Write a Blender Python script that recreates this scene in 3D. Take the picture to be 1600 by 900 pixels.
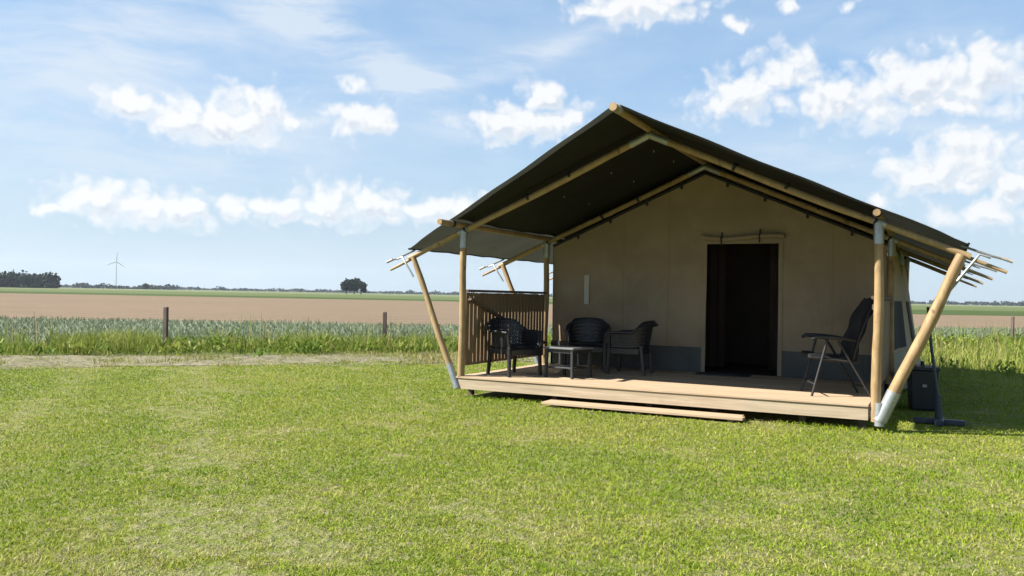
import bpy, math, random
import numpy as np
from mathutils import Vector, Matrix

random.seed(4)
rng = np.random.default_rng(11)
for o in list(bpy.data.objects):
    bpy.data.objects.remove(o, do_unlink=True)
scene = bpy.context.scene
COL = scene.collection

# ------------------------------------------------------------------ camera
CAM = Vector((5.82838, -9.92784, 1.29214))
yaw, pitch, roll = -0.470317, 0.008887, 0.019319
fwd = Vector((math.sin(yaw)*math.cos(pitch), math.cos(yaw)*math.cos(pitch), math.sin(pitch)))
rgt = Vector((math.cos(yaw), -math.sin(yaw), 0))
upv = rgt.cross(fwd)
r2 = math.cos(roll)*rgt + math.sin(roll)*upv
u2 = -math.sin(roll)*rgt + math.cos(roll)*upv
cd = bpy.data.cameras.new('camera')
cam = bpy.data.objects.new('camera', cd)
COL.objects.link(cam)
cam.matrix_world = Matrix(((r2.x, u2.x, -fwd.x, CAM.x), (r2.y, u2.y, -fwd.y, CAM.y), (r2.z, u2.z, -fwd.z, CAM.z), (0, 0, 0, 1)))
cd.sensor_width = 36.0
cd.lens = 1320.0/1600.0*36.0
cd.clip_end = 30000
scene.camera = cam

# ------------------------------------------------------------------ sun, exposure
TRAVEL = Vector((1.0, 0.63, -1.0))
ELEV = math.atan2(1.0, math.hypot(1.0, 0.63))
AZ = math.atan2(-1.0, -0.63)
sd = bpy.data.lights.new('sun', 'SUN')
sd.energy = 5.0
sd.angle = math.radians(0.53)
sd.color = (1.0, 0.955, 0.88)
sun = bpy.data.objects.new('sun', sd)
COL.objects.link(sun)
sun.rotation_euler = TRAVEL.to_track_quat('-Z', 'Y').to_euler()
sun.location = (-30, -20, 40)
scene.cycles.max_bounces = 6
scene.cycles.diffuse_bounces = 3
scene.cycles.glossy_bounces = 2
scene.cycles.volume_bounces = 0
scene.view_settings.view_transform = 'Standard'
scene.view_settings.look = 'None'
scene.view_settings.gamma = 1.0
scene.view_settings.use_curve_mapping = False
scene.view_settings.exposure = 1.45

# ------------------------------------------------------------------ sky with clouds
# cloud lobes: azimuth, elevation, half width, half height (radians), strength
CUM = [(-0.8979, 0.1945, 0.022, 0.0186, 1), (-0.8429, 0.1864, 0.0526, 0.0205, 1), (-0.7688, 0.2066, 0.0381, 0.0243, 1), (-0.8061, 0.1862, 0.0608, 0.0194, 1), (-0.7299, 0.1934, 0.0198, 0.0106, 0.8), (-0.6527, 0.1967, 0.0352, 0.0194, 1), (-0.6624, 0.2389, 0.0183, 0.0141, 0.55), (-0.4779, 0.2033, 0.044, 0.0219, 1), (-0.4368, 0.2329, 0.0243, 0.023, 1), (-0.4023, 0.2115, 0.0362, 0.0181, 0.9), (-0.4437, 0.2002, 0.0606, 0.0146, 1), (-0.9206, 0.0935, 0.043, 0.0203, 1), (-0.8733, 0.0876, 0.0577, 0.0173, 0.9), (-0.9654, 0.0785, 0.0293, 0.0099, 0.7), (-0.8407, 0.0859, 0.0395, 0.0175, 0.9), (-0.7939, 0.0898, 0.0273, 0.0157, 0.9), (-0.7455, 0.0943, 0.0421, 0.0159, 0.9), (-0.6922, 0.1039, 0.0361, 0.0234, 1), (-0.6374, 0.0987, 0.0442, 0.0207, 1), (-0.5778, 0.0969, 0.0449, 0.0164, 0.9), (-0.5327, 0.1019, 0.0453, 0.0165, 0.9), (-0.3258, 0.33, 0.0669, 0.0189, 1), (-0.3707, 0.3275, 0.0263, 0.0122, 0.9), (-0.2162, 0.3085, 0.0213, 0.0094, 0.6), (-0.157, 0.321, 0.0179, 0.0092, 0.6), (-0.0963, 0.3093, 0.0132, 0.0103, 0.45), (-0.2077, 0.2295, 0.0495, 0.0244, 1), (-0.1661, 0.2516, 0.0449, 0.0259, 0.9), (-0.2288, 0.2198, 0.0286, 0.0141, 0.9), (-0.0916, 0.2199, 0.0589, 0.0256, 1), (-0.0218, 0.2312, 0.0616, 0.0293, 1), (0.0379, 0.2319, 0.0493, 0.0265, 1), (0.0028, 0.2064, 0.0721, 0.0162, 0.8), (-0.0206, 0.1419, 0.0369, 0.0215, 1), (0.0273, 0.1493, 0.0469, 0.0248, 1), (0.0648, 0.1277, 0.0281, 0.0193, 0.9), (0.0039, 0.1274, 0.048, 0.012, 0.8), (-0.0077, 0.0923, 0.0212, 0.0121, 0.8), (0.0425, 0.0962, 0.0317, 0.0164, 0.9), (-0.0609, 0.1114, 0.016, 0.0103, 0.7)]
# cirrus streaks: azimuth, elevation, half length, half width, direction x, direction y, strength
CIR = [(-0.641, 0.2683, 0.155, 0.030, 0.83, -0.558, 0.85), (-0.4756, 0.2765, 0.13, 0.0165, 0.958, 0.287, 0.85), (-0.933, 0.2393, 0.24, 0.09, 0.963, 0.27, 0.62), (-0.8153, 0.1436, 0.21, 0.05, 0.969, 0.245, 0.5), (-0.0476, 0.2852, 0.1955, 0.0391, 0.904, -0.429, 0.25), (-0.144, 0.1536, 0.1503, 0.0342, 0.955, -0.296, 0.4), (0.0152, 0.1762, 0.1172, 0.0234, 0.997, -0.072, 0.45), (-0.7501, 0.3072, 0.1105, 0.0276, 0.971, -0.24, 0.3)]


class NT:
    """small helper around a node tree"""
    def __init__(s, tree):
        s.t = tree
        s.n = tree.nodes
        s.l = tree.links

    def put(s, sock, v):
        if v is None:
            return
        if isinstance(v, bpy.types.NodeSocket):
            s.l.new(v, sock)
        else:
            try:
                sock.default_value = v
            except Exception:
                sock.default_value = (v, v, v)

    def math(s, op, a, b=None, c=None, clamp=False):
        n = s.n.new('ShaderNodeMath')
        n.operation = op
        n.use_clamp = clamp
        s.put(n.inputs[0], a)
        s.put(n.inputs[1], b)
        if c is not None:
            s.put(n.inputs[2], c)
        return n.outputs[0]

    def vec(s, op, a, b=None, out=0):
        n = s.n.new('ShaderNodeVectorMath')
        n.operation = op
        s.put(n.inputs[0], a)
        if b is not None:
            s.put(n.inputs[1], b)
        return n.outputs['Value'] if op in ('LENGTH', 'DOT_PRODUCT') else n.outputs[0]

    def noise(s, v, scale, detail=4.0, rough=0.55, dist=0.0, color=False):
        n = s.n.new('ShaderNodeTexNoise')
        if v is not None:
            s.l.new(v, n.inputs['Vector'])
        n.inputs['Scale'].default_value = scale
        n.inputs['Detail'].default_value = detail
        n.inputs['Roughness'].default_value = rough
        n.inputs['Distortion'].default_value = dist
        return n.outputs['Color'] if color else n.outputs['Fac']

    def ramp(s, fac, lo, hi, smooth=True):
        n = s.n.new('ShaderNodeMapRange')
        n.interpolation_type = 'SMOOTHSTEP' if smooth else 'LINEAR'
        s.put(n.inputs['Value'], fac)
        n.inputs['From Min'].default_value = lo
        n.inputs['From Max'].default_value = hi
        return n.outputs[0]

    def mix(s, fac, a, b, mode='MIX'):
        n = s.n.new('ShaderNodeMix')
        n.data_type = 'RGBA'
        n.blend_type = mode
        s.put(n.inputs[0], fac)
        for sock, v in ((n.inputs[6], a), (n.inputs[7], b)):
            if isinstance(v, (tuple, list)) and len(v) == 3:
                v = (*v, 1.0)
            s.put(sock, v)
        return n.outputs[2]


def cloud_group():
    g = bpy.data.node_groups.new('cloud_field', 'ShaderNodeTree')
    g.interface.new_socket('Vector', in_out='INPUT', socket_type='NodeSocketVector')
    g.interface.new_socket('Field', in_out='OUTPUT', socket_type='NodeSocketFloat')
    k = NT(g)
    gi = g.nodes.new('NodeGroupInput')
    go = g.nodes.new('NodeGroupOutput')
    v = gi.outputs[0]
    w = k.vec('SUBTRACT', k.noise(v, 22.0, 3.0, 0.55, color=True), (0.5, 0.5, 0.5))
    v2 = k.vec('ADD', v, k.vec('MULTIPLY', w, (0.06, 0.036, 0.0)))
    f = None
    for a, e, ra, re, st in CUM:
        d = k.vec('LENGTH', k.vec('MULTIPLY', k.vec('SUBTRACT', v2, (a, e, 0)), (1/ra*0.86, 1/re*0.86, 0)))
        q = k.math('SUBTRACT', st, d)
        f = q if f is None else k.math('MAXIMUM', f, q)
    # the rest of the sky: scattered cumulus of the same kind
    sep = g.nodes.new('ShaderNodeSeparateXYZ')
    g.links.new(v, sep.inputs[0])
    dx = k.math('ABSOLUTE', k.math('ADD', sep.outputs[0], 0.47))
    outside = k.math('MAXIMUM', k.ramp(dx, 0.56, 0.72), k.ramp(sep.outputs[1], 0.35, 0.45))
    gen = k.noise(k.vec('MULTIPLY', v2, (5.0, 11.0, 1.0)), 1.0, 3.0, 0.5)
    gen = k.math('MULTIPLY', k.math('SUBTRACT', gen, 0.64), 6.0)
    gen = k.math('ADD', gen, k.math('MULTIPLY', k.math('SUBTRACT', outside, 1.0), 6.0))
    f = k.math('MAXIMUM', f, gen)
    n2 = k.noise(v, 75.0, 4.0, 0.6)
    vo = g.nodes.new('ShaderNodeTexVoronoi')
    vo.voronoi_dimensions = '2D'
    vo.feature = 'F1'
    vo.inputs['Scale'].default_value = 46.0
    g.links.new(k.vec('ADD', v2, k.vec('MULTIPLY', w, (0.02, 0.02, 0.0))), vo.inputs['Vector'])
    f = k.math('ADD', f, k.math('MULTIPLY', k.math('SUBTRACT', 0.58, vo.outputs['Distance']), 0.9))
    f = k.math('ADD', f, k.math('MULTIPLY', k.math('SUBTRACT', n2, 0.5), 0.7))
    g.links.new(f, go.inputs[0])
    return g


def build_world():
    w = bpy.data.worlds.new('World')
    scene.world = w
    w.use_nodes = True
    w.cycles.sampling_method = 'MANUAL'
    w.cycles.sample_map_resolution = 512
    t = w.node_tree
    for n in list(t.nodes):
        t.nodes.remove(n)
    k = NT(t)
    out = t.nodes.new('ShaderNodeOutputWorld')
    bg = t.nodes.new('ShaderNodeBackground')
    bg.inputs['Strength'].default_value = 0.05
    sky = t.nodes.new('ShaderNodeTexSky')
    sky.sky_type = 'NISHITA'
    sky.sun_disc = False
    sky.sun_elevation = ELEV
    sky.sun_rotation = AZ
    sky.air_density = 1.0
    sky.dust_density = 0.3
    sky.ozone_density = 1.2
    tc = t.nodes.new('ShaderNodeTexCoord')
    sep = t.nodes.new('ShaderNodeSeparateXYZ')
    t.links.new(tc.outputs['Generated'], sep.inputs[0])
    az = k.math('ARCTAN2', sep.outputs[0], sep.outputs[1])
    el = k.math('ARCSINE', sep.outputs[2])
    cmb = t.nodes.new('ShaderNodeCombineXYZ')
    t.links.new(az, cmb.inputs[0])
    t.links.new(el, cmb.inputs[1])
    v = cmb.outputs[0]
    grp = cloud_group()
    g1 = t.nodes.new('ShaderNodeGroup')
    g1.node_tree = grp
    t.links.new(v, g1.inputs[0])
    g2 = t.nodes.new('ShaderNodeGroup')
    g2.node_tree = grp
    t.links.new(k.vec('ADD', v, (-0.006, 0.012, 0.0)), g2.inputs[0])
    alpha = k.math('MULTIPLY', k.ramp(g1.outputs[0], -0.18, 0.78), 0.96)
    above = k.ramp(k.math('SUBTRACT', g2.outputs[0], g1.outputs[0]), -0.35, 0.45)
    thick = k.ramp(g1.outputs[0], 0.05, 0.9)
    shade = k.math('MULTIPLY', above, thick)
    ccol = k.mix(shade, (7.2, 7.25, 7.3), (4.9, 5.45, 6.2))
    # thin high cirrus
    wv = k.vec('MULTIPLY', k.vec('SUBTRACT', k.noise(v, 7.0, 4.0, 0.5, color=True), (0.5, 0.5, 0.5)), (0.07, 0.05, 0))
    v3 = k.vec('ADD', v, wv)
    c = None
    for a, e, r1, rr, ex, ey, st in CIR:
        d = k.vec('SUBTRACT', v3, (a, e, 0))
        p1 = k.math('DIVIDE', k.vec('DOT_PRODUCT', d, (ex, ey, 0)), r1)
        p2 = k.math('DIVIDE', k.vec('DOT_PRODUCT', d, (-ey, ex, 0)), rr)
        q = k.math('ADD', k.math('MULTIPLY', p1, p1), k.math('MULTIPLY', p2, p2))
        q = k.math('MULTIPLY', k.math('EXPONENT', k.math('MULTIPLY', q, -1.1)), st)
        c = q if c is None else k.math('ADD', c, q)
    st = k.noise(k.vec('MULTIPLY', v3, (7.0, 34.0, 1.0)), 1.0, 5.0, 0.6)
    c = k.math('MULTIPLY', c, k.math('MULTIPLY', k.ramp(st, 0.22, 0.8), 1.35))
    veil = k.math('MULTIPLY', k.ramp(k.noise(k.vec('MULTIPLY', v3, (3.0, 9.0, 1.0)), 1.0, 5.0, 0.6), 0.3, 0.8), 0.38)
    c = k.math('MINIMUM', k.math('ADD', c, veil), 0.8)
    low = k.math('MULTIPLY', k.math('SUBTRACT', 1.0, k.ramp(el, 0.0, 0.24, False)), 0.85)
    clear = k.mix(0.42, sky.outputs[0], (2.7, 5.1, 8.2))
    clear = k.mix(low, clear, (3.95, 4.95, 5.75))
    base = k.mix(c, clear, (5.6, 6.2, 6.9))
    col = k.mix(alpha, base, ccol)
    t.links.new(col, bg.inputs['Color'])
    t.links.new(bg.outputs[0], out.inputs['Surface'])


build_world()

# ------------------------------------------------------------------ materials
MATS = {}


def material(name, build):
    m = bpy.data.materials.new(name)
    m.use_nodes = True
    t = m.node_tree
    b = t.nodes['Principled BSDF']
    k = NT(t)
    tc = t.nodes.new('ShaderNodeTexCoord')
    build(k, b, tc.outputs['Object'], t)
    MATS[name] = m
    return m


def bump(k, b, h, strength=0.3, dist=0.01):
    n = k.n.new('ShaderNodeBump')
    n.inputs['Strength'].default_value = strength
    n.inputs['Distance'].default_value = dist
    k.l.new(h, n.inputs['Height'])
    k.l.new(n.outputs[0], b.inputs['Normal'])


def two_tone(c1, c2, scale=6.0, rough=0.7, stretch=(1, 1, 1), metal=0.0, bmp=0.2, bdist=0.004, spec=0.3, detail=6.0, transl=0.0):
    def f(k, b, co, t):
        v = k.vec('MULTIPLY', co, stretch)
        n = k.noise(v, scale, detail, 0.6, 0.3)
        n2 = k.noise(co, scale*0.23, 3.0)
        fac = k.math('ADD', k.math('MULTIPLY', k.ramp(n, 0.28, 0.72), 0.7), k.math('MULTIPLY', k.ramp(n2, 0.3, 0.7), 0.3))
        col = k.mix(fac, c1, c2)
        k.l.new(col, b.inputs['Base Color'])
        b.inputs['Roughness'].default_value = rough
        b.inputs['Metallic'].default_value = metal
        b.inputs['Specular IOR Level'].default_value = spec
        if bmp:
            bump(k, b, n, bmp, bdist)
        if transl:
            add_translucent(k, b, col, transl, t)
    return f


def add_translucent(k, b, col, amount, t):
    tr = t.nodes.new('ShaderNodeBsdfTranslucent')
    k.l.new(col, tr.inputs['Color'])
    mx = t.nodes.new('ShaderNodeMixShader')
    mx.inputs[0].default_value = amount
    out = [n for n in t.nodes if n.type == 'OUTPUT_MATERIAL'][0]
    k.l.new(b.outputs[0], mx.inputs[1])
    k.l.new(tr.outputs[0], mx.inputs[2])
    k.l.new(mx.outputs[0], out.inputs['Surface'])


def wood_pole(k, b, co, t):
    n = k.noise(k.vec('MULTIPLY', co, (1, 1, 0.35)), 9.0, 6.0, 0.65, 0.8)
    n2 = k.noise(co, 2.2, 4.0, 0.6)
    col = k.mix(k.ramp(n, 0.3, 0.75), (0.19, 0.112, 0.043), (0.345, 0.225, 0.105))
    col = k.mix(k.math('MULTIPLY', k.ramp(n2, 0.52, 0.72), 0.6), col, (0.19, 0.11, 0.055))
    oi = t.nodes.new('ShaderNodeObjectInfo')
    col = k.mix(k.math('MULTIPLY', oi.outputs['Random'], 0.35), col, (0.34, 0.28, 0.17))
    kn = k.noise(k.vec('MULTIPLY', co, (1, 1, 0.8)), 6.5, 2.0, 0.5)
    col = k.mix(k.math('MULTIPLY', k.ramp(kn, 0.66, 0.74), 0.75), col, (0.085, 0.048, 0.025))
    k.l.new(col, b.inputs['Base Color'])
    b.inputs['Roughness'].default_value = 0.55
    b.inputs['Specular IOR Level'].default_value = 0.35
    bump(k, b, n, 0.35, 0.006)


def deck_wood(c1, c2, c3):
    def f(k, b, co, t):
        oi = t.nodes.new('ShaderNodeObjectInfo')
        sh = k.vec('ADD', co, k.vec('MULTIPLY', oi.outputs['Location'], (3.1, 17.0, 5.0)))
        g = k.noise(k.vec('MULTIPLY', sh, (1.6, 38.0, 38.0)), 1.0, 6.0, 0.65, 0.6)
        n2 = k.noise(sh, 1.4, 4.0)
        col = k.mix(k.ramp(g, 0.3, 0.72), c1, c2)
        col = k.mix(k.math('MULTIPLY', k.ramp(n2, 0.5, 0.75), 0.5), col, c3)
        col = k.mix(k.math('MULTIPLY', oi.outputs['Random'], 0.22), col, (0.22, 0.17, 0.12))
        k.l.new(col, b.inputs['Base Color'])
        b.inputs['Roughness'].default_value = 0.72
        b.inputs['Specular IOR Level'].default_value = 0.25
        bump(k, b, g, 0.3, 0.003)
    return f


def canvas(c1, c2, transl, wr=0.02, weave=True, spec=0.2, rough=0.85):
    def f(k, b, co, t):
        n = k.noise(co, 1.3, 5.0, 0.6, 0.4)
        n2 = k.noise(k.vec('MULTIPLY', co, (2.2, 2.2, 0.6)), 2.3, 4.0, 0.55, 0.6)
        fine = k.noise(co, 160.0, 2.0)
        col = k.mix(k.ramp(n, 0.3, 0.7), c1, c2)
        k.l.new(col, b.inputs['Base Color'])
        b.inputs['Roughness'].default_value = rough
        b.inputs['Specular IOR Level'].default_value = spec
        h = k.math('ADD', n2, k.math('MULTIPLY', fine, 0.03))
        bump(k, b, h, 0.5, wr)
        if transl:
            add_translucent(k, b, col, transl, t)
    return f


def blade_mat(ramp_cols, transl=0.35, patch=None):
    """foliage: colour from the per-blade tint plus soft patches over the ground"""
    def f(k, b, co, t):
        at = t.nodes.new('ShaderNodeAttribute')
        at.attribute_name = 'tint'
        cr = t.nodes.new('ShaderNodeValToRGB')
        el = cr.color_ramp.elements
        el[0].position = 0.0
        el[0].color = (*ramp_cols[0], 1)
        el[1].position = 1.0
        el[1].color = (*ramp_cols[-1], 1)
        for i, c in enumerate(ramp_cols[1:-1]):
            e = el.new((i+1)/(len(ramp_cols)-1))
            e.color = (*c, 1)
        k.l.new(at.outputs['Fac'], cr.inputs[0])
        k.l.new(cr.outputs[0], b.inputs['Base Color'])
        b.inputs['Roughness'].default_value = 0.6
        b.inputs['Specular IOR Level'].default_value = 0.12
        add_translucent(k, b, cr.outputs[0], transl, t)
    return f


def soil(cols, s1=0.35, s2=3.0, s3=25.0, bmp=0.6, bdist=0.03, stripes=None):
    def f(k, b, co, t):
        a = k.ramp(k.noise(co, s1, 4.0, 0.6), 0.35, 0.65)
        c = k.ramp(k.noise(co, s2, 5.0, 0.65), 0.35, 0.68)
        d = k.noise(co, s3, 4.0, 0.7)
        col = k.mix(a, cols[0], cols[1])
        col = k.mix(k.math('MULTIPLY', c, 0.6), col, cols[2])
        col = k.mix(k.math('MULTIPLY', k.ramp(d, 0.45, 0.75), 0.5), col, cols[3])
        if stripes:
            dirv, freq, colr, amt = stripes
            p = k.vec('DOT_PRODUCT', co, dirv)
            w = k.math('SINE', k.math('ADD', k.math('MULTIPLY', p, freq), k.math('MULTIPLY', k.noise(co, 0.2, 2.0), 2.0)))
            col = k.mix(k.math('MULTIPLY', k.ramp(w, -0.2, 0.9), amt), col, colr)
        k.l.new(col, b.inputs['Base Color'])
        b.inputs['Roughness'].default_value = 0.95
        b.inputs['Specular IOR Level'].default_value = 0.1
        bump(k, b, k.math('ADD', d, c), bmp, bdist)
    return f


material('pole_wood', wood_pole)
material('deck_wood', deck_wood((0.35, 0.25, 0.155), (0.47, 0.345, 0.225), (0.30, 0.235, 0.165)))
material('fascia_wood', deck_wood((0.29, 0.225, 0.15), (0.43, 0.345, 0.245), (0.17, 0.13, 0.09)))
material('rail_wood', deck_wood((0.17, 0.115, 0.063), (0.26, 0.18, 0.102), (0.12, 0.08, 0.045)))
material('post_wood', two_tone((0.07, 0.05, 0.04), (0.14, 0.10, 0.085), 14.0, 0.85, (1, 1, 0.2), bmp=0.4))
material('steel', two_tone((0.25, 0.27, 0.28), (0.37, 0.39, 0.40), 30.0, 0.45, metal=0.6, bmp=0.05, spec=0.5))
material('roof_canvas', canvas((0.028, 0.029, 0.022), (0.038, 0.038, 0.029), 0.36, 0.02))
material('wall_canvas', canvas((0.255, 0.198, 0.135), (0.33, 0.258, 0.178), 0.04, 0.05))
material('seam_canvas', canvas((0.25, 0.185, 0.11), (0.30, 0.222, 0.137), 0.0, 0.02))
material('skirt_canvas', canvas((0.045, 0.049, 0.05), (0.06, 0.064, 0.065), 0.0, 0.04, rough=0.5, spec=0.4))
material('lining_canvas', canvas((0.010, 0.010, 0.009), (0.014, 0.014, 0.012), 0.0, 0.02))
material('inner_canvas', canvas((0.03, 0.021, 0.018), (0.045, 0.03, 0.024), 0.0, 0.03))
material('pale_patch', canvas((0.42, 0.40, 0.36), (0.48, 0.46, 0.41), 0.0, 0.01))
material('mesh_window', canvas((0.018, 0.018, 0.02), (0.03, 0.03, 0.03), 0.0, 0.01))
material('strap_black', two_tone((0.012, 0.012, 0.013), (0.02, 0.02, 0.022), 40.0, 0.6, bmp=0.1))
material('white_plastic', two_tone((0.25, 0.235, 0.21), (0.34, 0.32, 0.29), 20.0, 0.45, bmp=0.0))
material('resin', two_tone((0.010, 0.010, 0.012), (0.017, 0.017, 0.020), 60.0, 0.38, bmp=0.15, bdist=0.002, spec=0.5))
material('table_resin', two_tone((0.016, 0.017, 0.019), (0.024, 0.025, 0.028), 40.0, 0.45, bmp=0.1, bdist=0.001, spec=0.5))
material('table_top', two_tone((0.12, 0.125, 0.13), (0.15, 0.155, 0.16), 40.0, 0.3, bmp=0.1, bdist=0.001, spec=0.5))  # paler than the legs: sunlit glare on the top put into its colour
material('cushion', two_tone((0.012, 0.012, 0.014), (0.022, 0.022, 0.025), 70.0, 0.75, bmp=0.3, bdist=0.003, spec=0.3))
material('dark_tube', two_tone((0.012, 0.012, 0.014), (0.019, 0.019, 0.022), 30.0, 0.55, bmp=0.0, spec=0.5))
material('navy_plastic', two_tone((0.006, 0.007, 0.012), (0.010, 0.012, 0.019), 25.0, 0.45, bmp=0.1, spec=0.45))
material('stand_paint', two_tone((0.022, 0.026, 0.042), (0.034, 0.040, 0.062), 25.0, 0.5, bmp=0.1, spec=0.4))
material('mat_fibre', two_tone((0.022, 0.026, 0.034), (0.045, 0.05, 0.058), 120.0, 0.95, bmp=0.5))
material('rope', two_tone((0.10, 0.10, 0.09), (0.17, 0.17, 0.15), 60.0, 0.8, bmp=0.2))

U = Vector((0.655, 0.7556, 0)).normalized()
NV = Vector((-U.y, U.x, 0))
F0 = Vector((-6.55, 7.45, 0))
material('lawn_soil', soil(((0.15, 0.19, 0.022), (0.19, 0.21, 0.034), (0.32, 0.275, 0.175), (0.085, 0.095, 0.025)), 0.25, 9.0, 55.0, 1.0, 0.03))
material('path_dirt', soil(((0.19, 0.165, 0.10), (0.25, 0.215, 0.145), (0.10, 0.115, 0.035), (0.34, 0.30, 0.22)), 0.6, 4.2, 13.0, 1.0, 0.05))
material('verge_soil', soil(((0.08, 0.10, 0.03), (0.10, 0.12, 0.035), (0.12, 0.10, 0.05), (0.06, 0.07, 0.025)), 0.4, 2.0, 20.0))
material('crop_soil', soil(((0.13, 0.16, 0.10), (0.16, 0.185, 0.12), (0.20, 0.18, 0.12), (0.11, 0.14, 0.085)), 0.3, 2.0, 12.0, stripes=(tuple(NV), 12.5, (0.10, 0.14, 0.105), 0.5)))
material('ploughed_soil', soil(((0.165, 0.122, 0.08), (0.19, 0.135, 0.09), (0.145, 0.108, 0.07), (0.21, 0.155, 0.105)), 0.05, 0.6, 6.0, 0.5, 0.06, stripes=(tuple(NV), 2.1, (0.118, 0.084, 0.056), 0.55)))
material('green_crop', soil(((0.080, 0.105, 0.034), (0.10, 0.12, 0.045), (0.07, 0.092, 0.03), (0.115, 0.125, 0.055)), 0.02, 0.2, 3.0, 0.4, 0.05))
material('dark_crop', soil(((0.042, 0.066, 0.016), (0.055, 0.076, 0.02), (0.038, 0.056, 0.016), (0.065, 0.083, 0.028)), 0.03, 0.3, 3.0, 0.4, 0.05))
material('far_field', soil(((0.115, 0.14, 0.06), (0.15, 0.155, 0.08), (0.12, 0.13, 0.06), (0.17, 0.16, 0.09)), 0.002, 0.01, 0.3, 0.2, 0.05, stripes=(tuple(NV), 0.02, (0.09, 0.115, 0.05), 0.6)))
material('grass_blade', blade_mat([(0.080, 0.145, 0.009), (0.158, 0.240, 0.015), (0.240, 0.298, 0.024), (0.33, 0.315, 0.07), (0.42, 0.37, 0.23)], 0.35))
material('weed_blade', blade_mat([(0.075, 0.125, 0.015), (0.135, 0.195, 0.024), (0.195, 0.235, 0.042), (0.27, 0.26, 0.08), (0.33, 0.26, 0.14)], 0.35))
material('crop_blade', blade_mat([(0.095, 0.128, 0.07), (0.15, 0.185, 0.112), (0.205, 0.235, 0.148), (0.26, 0.265, 0.15)], 0.25))
material('far_leaf', blade_mat([(0.010, 0.018, 0.012), (0.017, 0.028, 0.018), (0.028, 0.040, 0.022)], 0.15))
material('bark', two_tone((0.06, 0.05, 0.04), (0.10, 0.085, 0.07), 8.0, 0.9))
material('turbine_white', two_tone((0.40, 0.41, 0.43), (0.46, 0.47, 0.49), 1.0, 0.5, bmp=0))

# ------------------------------------------------------------------ mesh helpers


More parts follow.
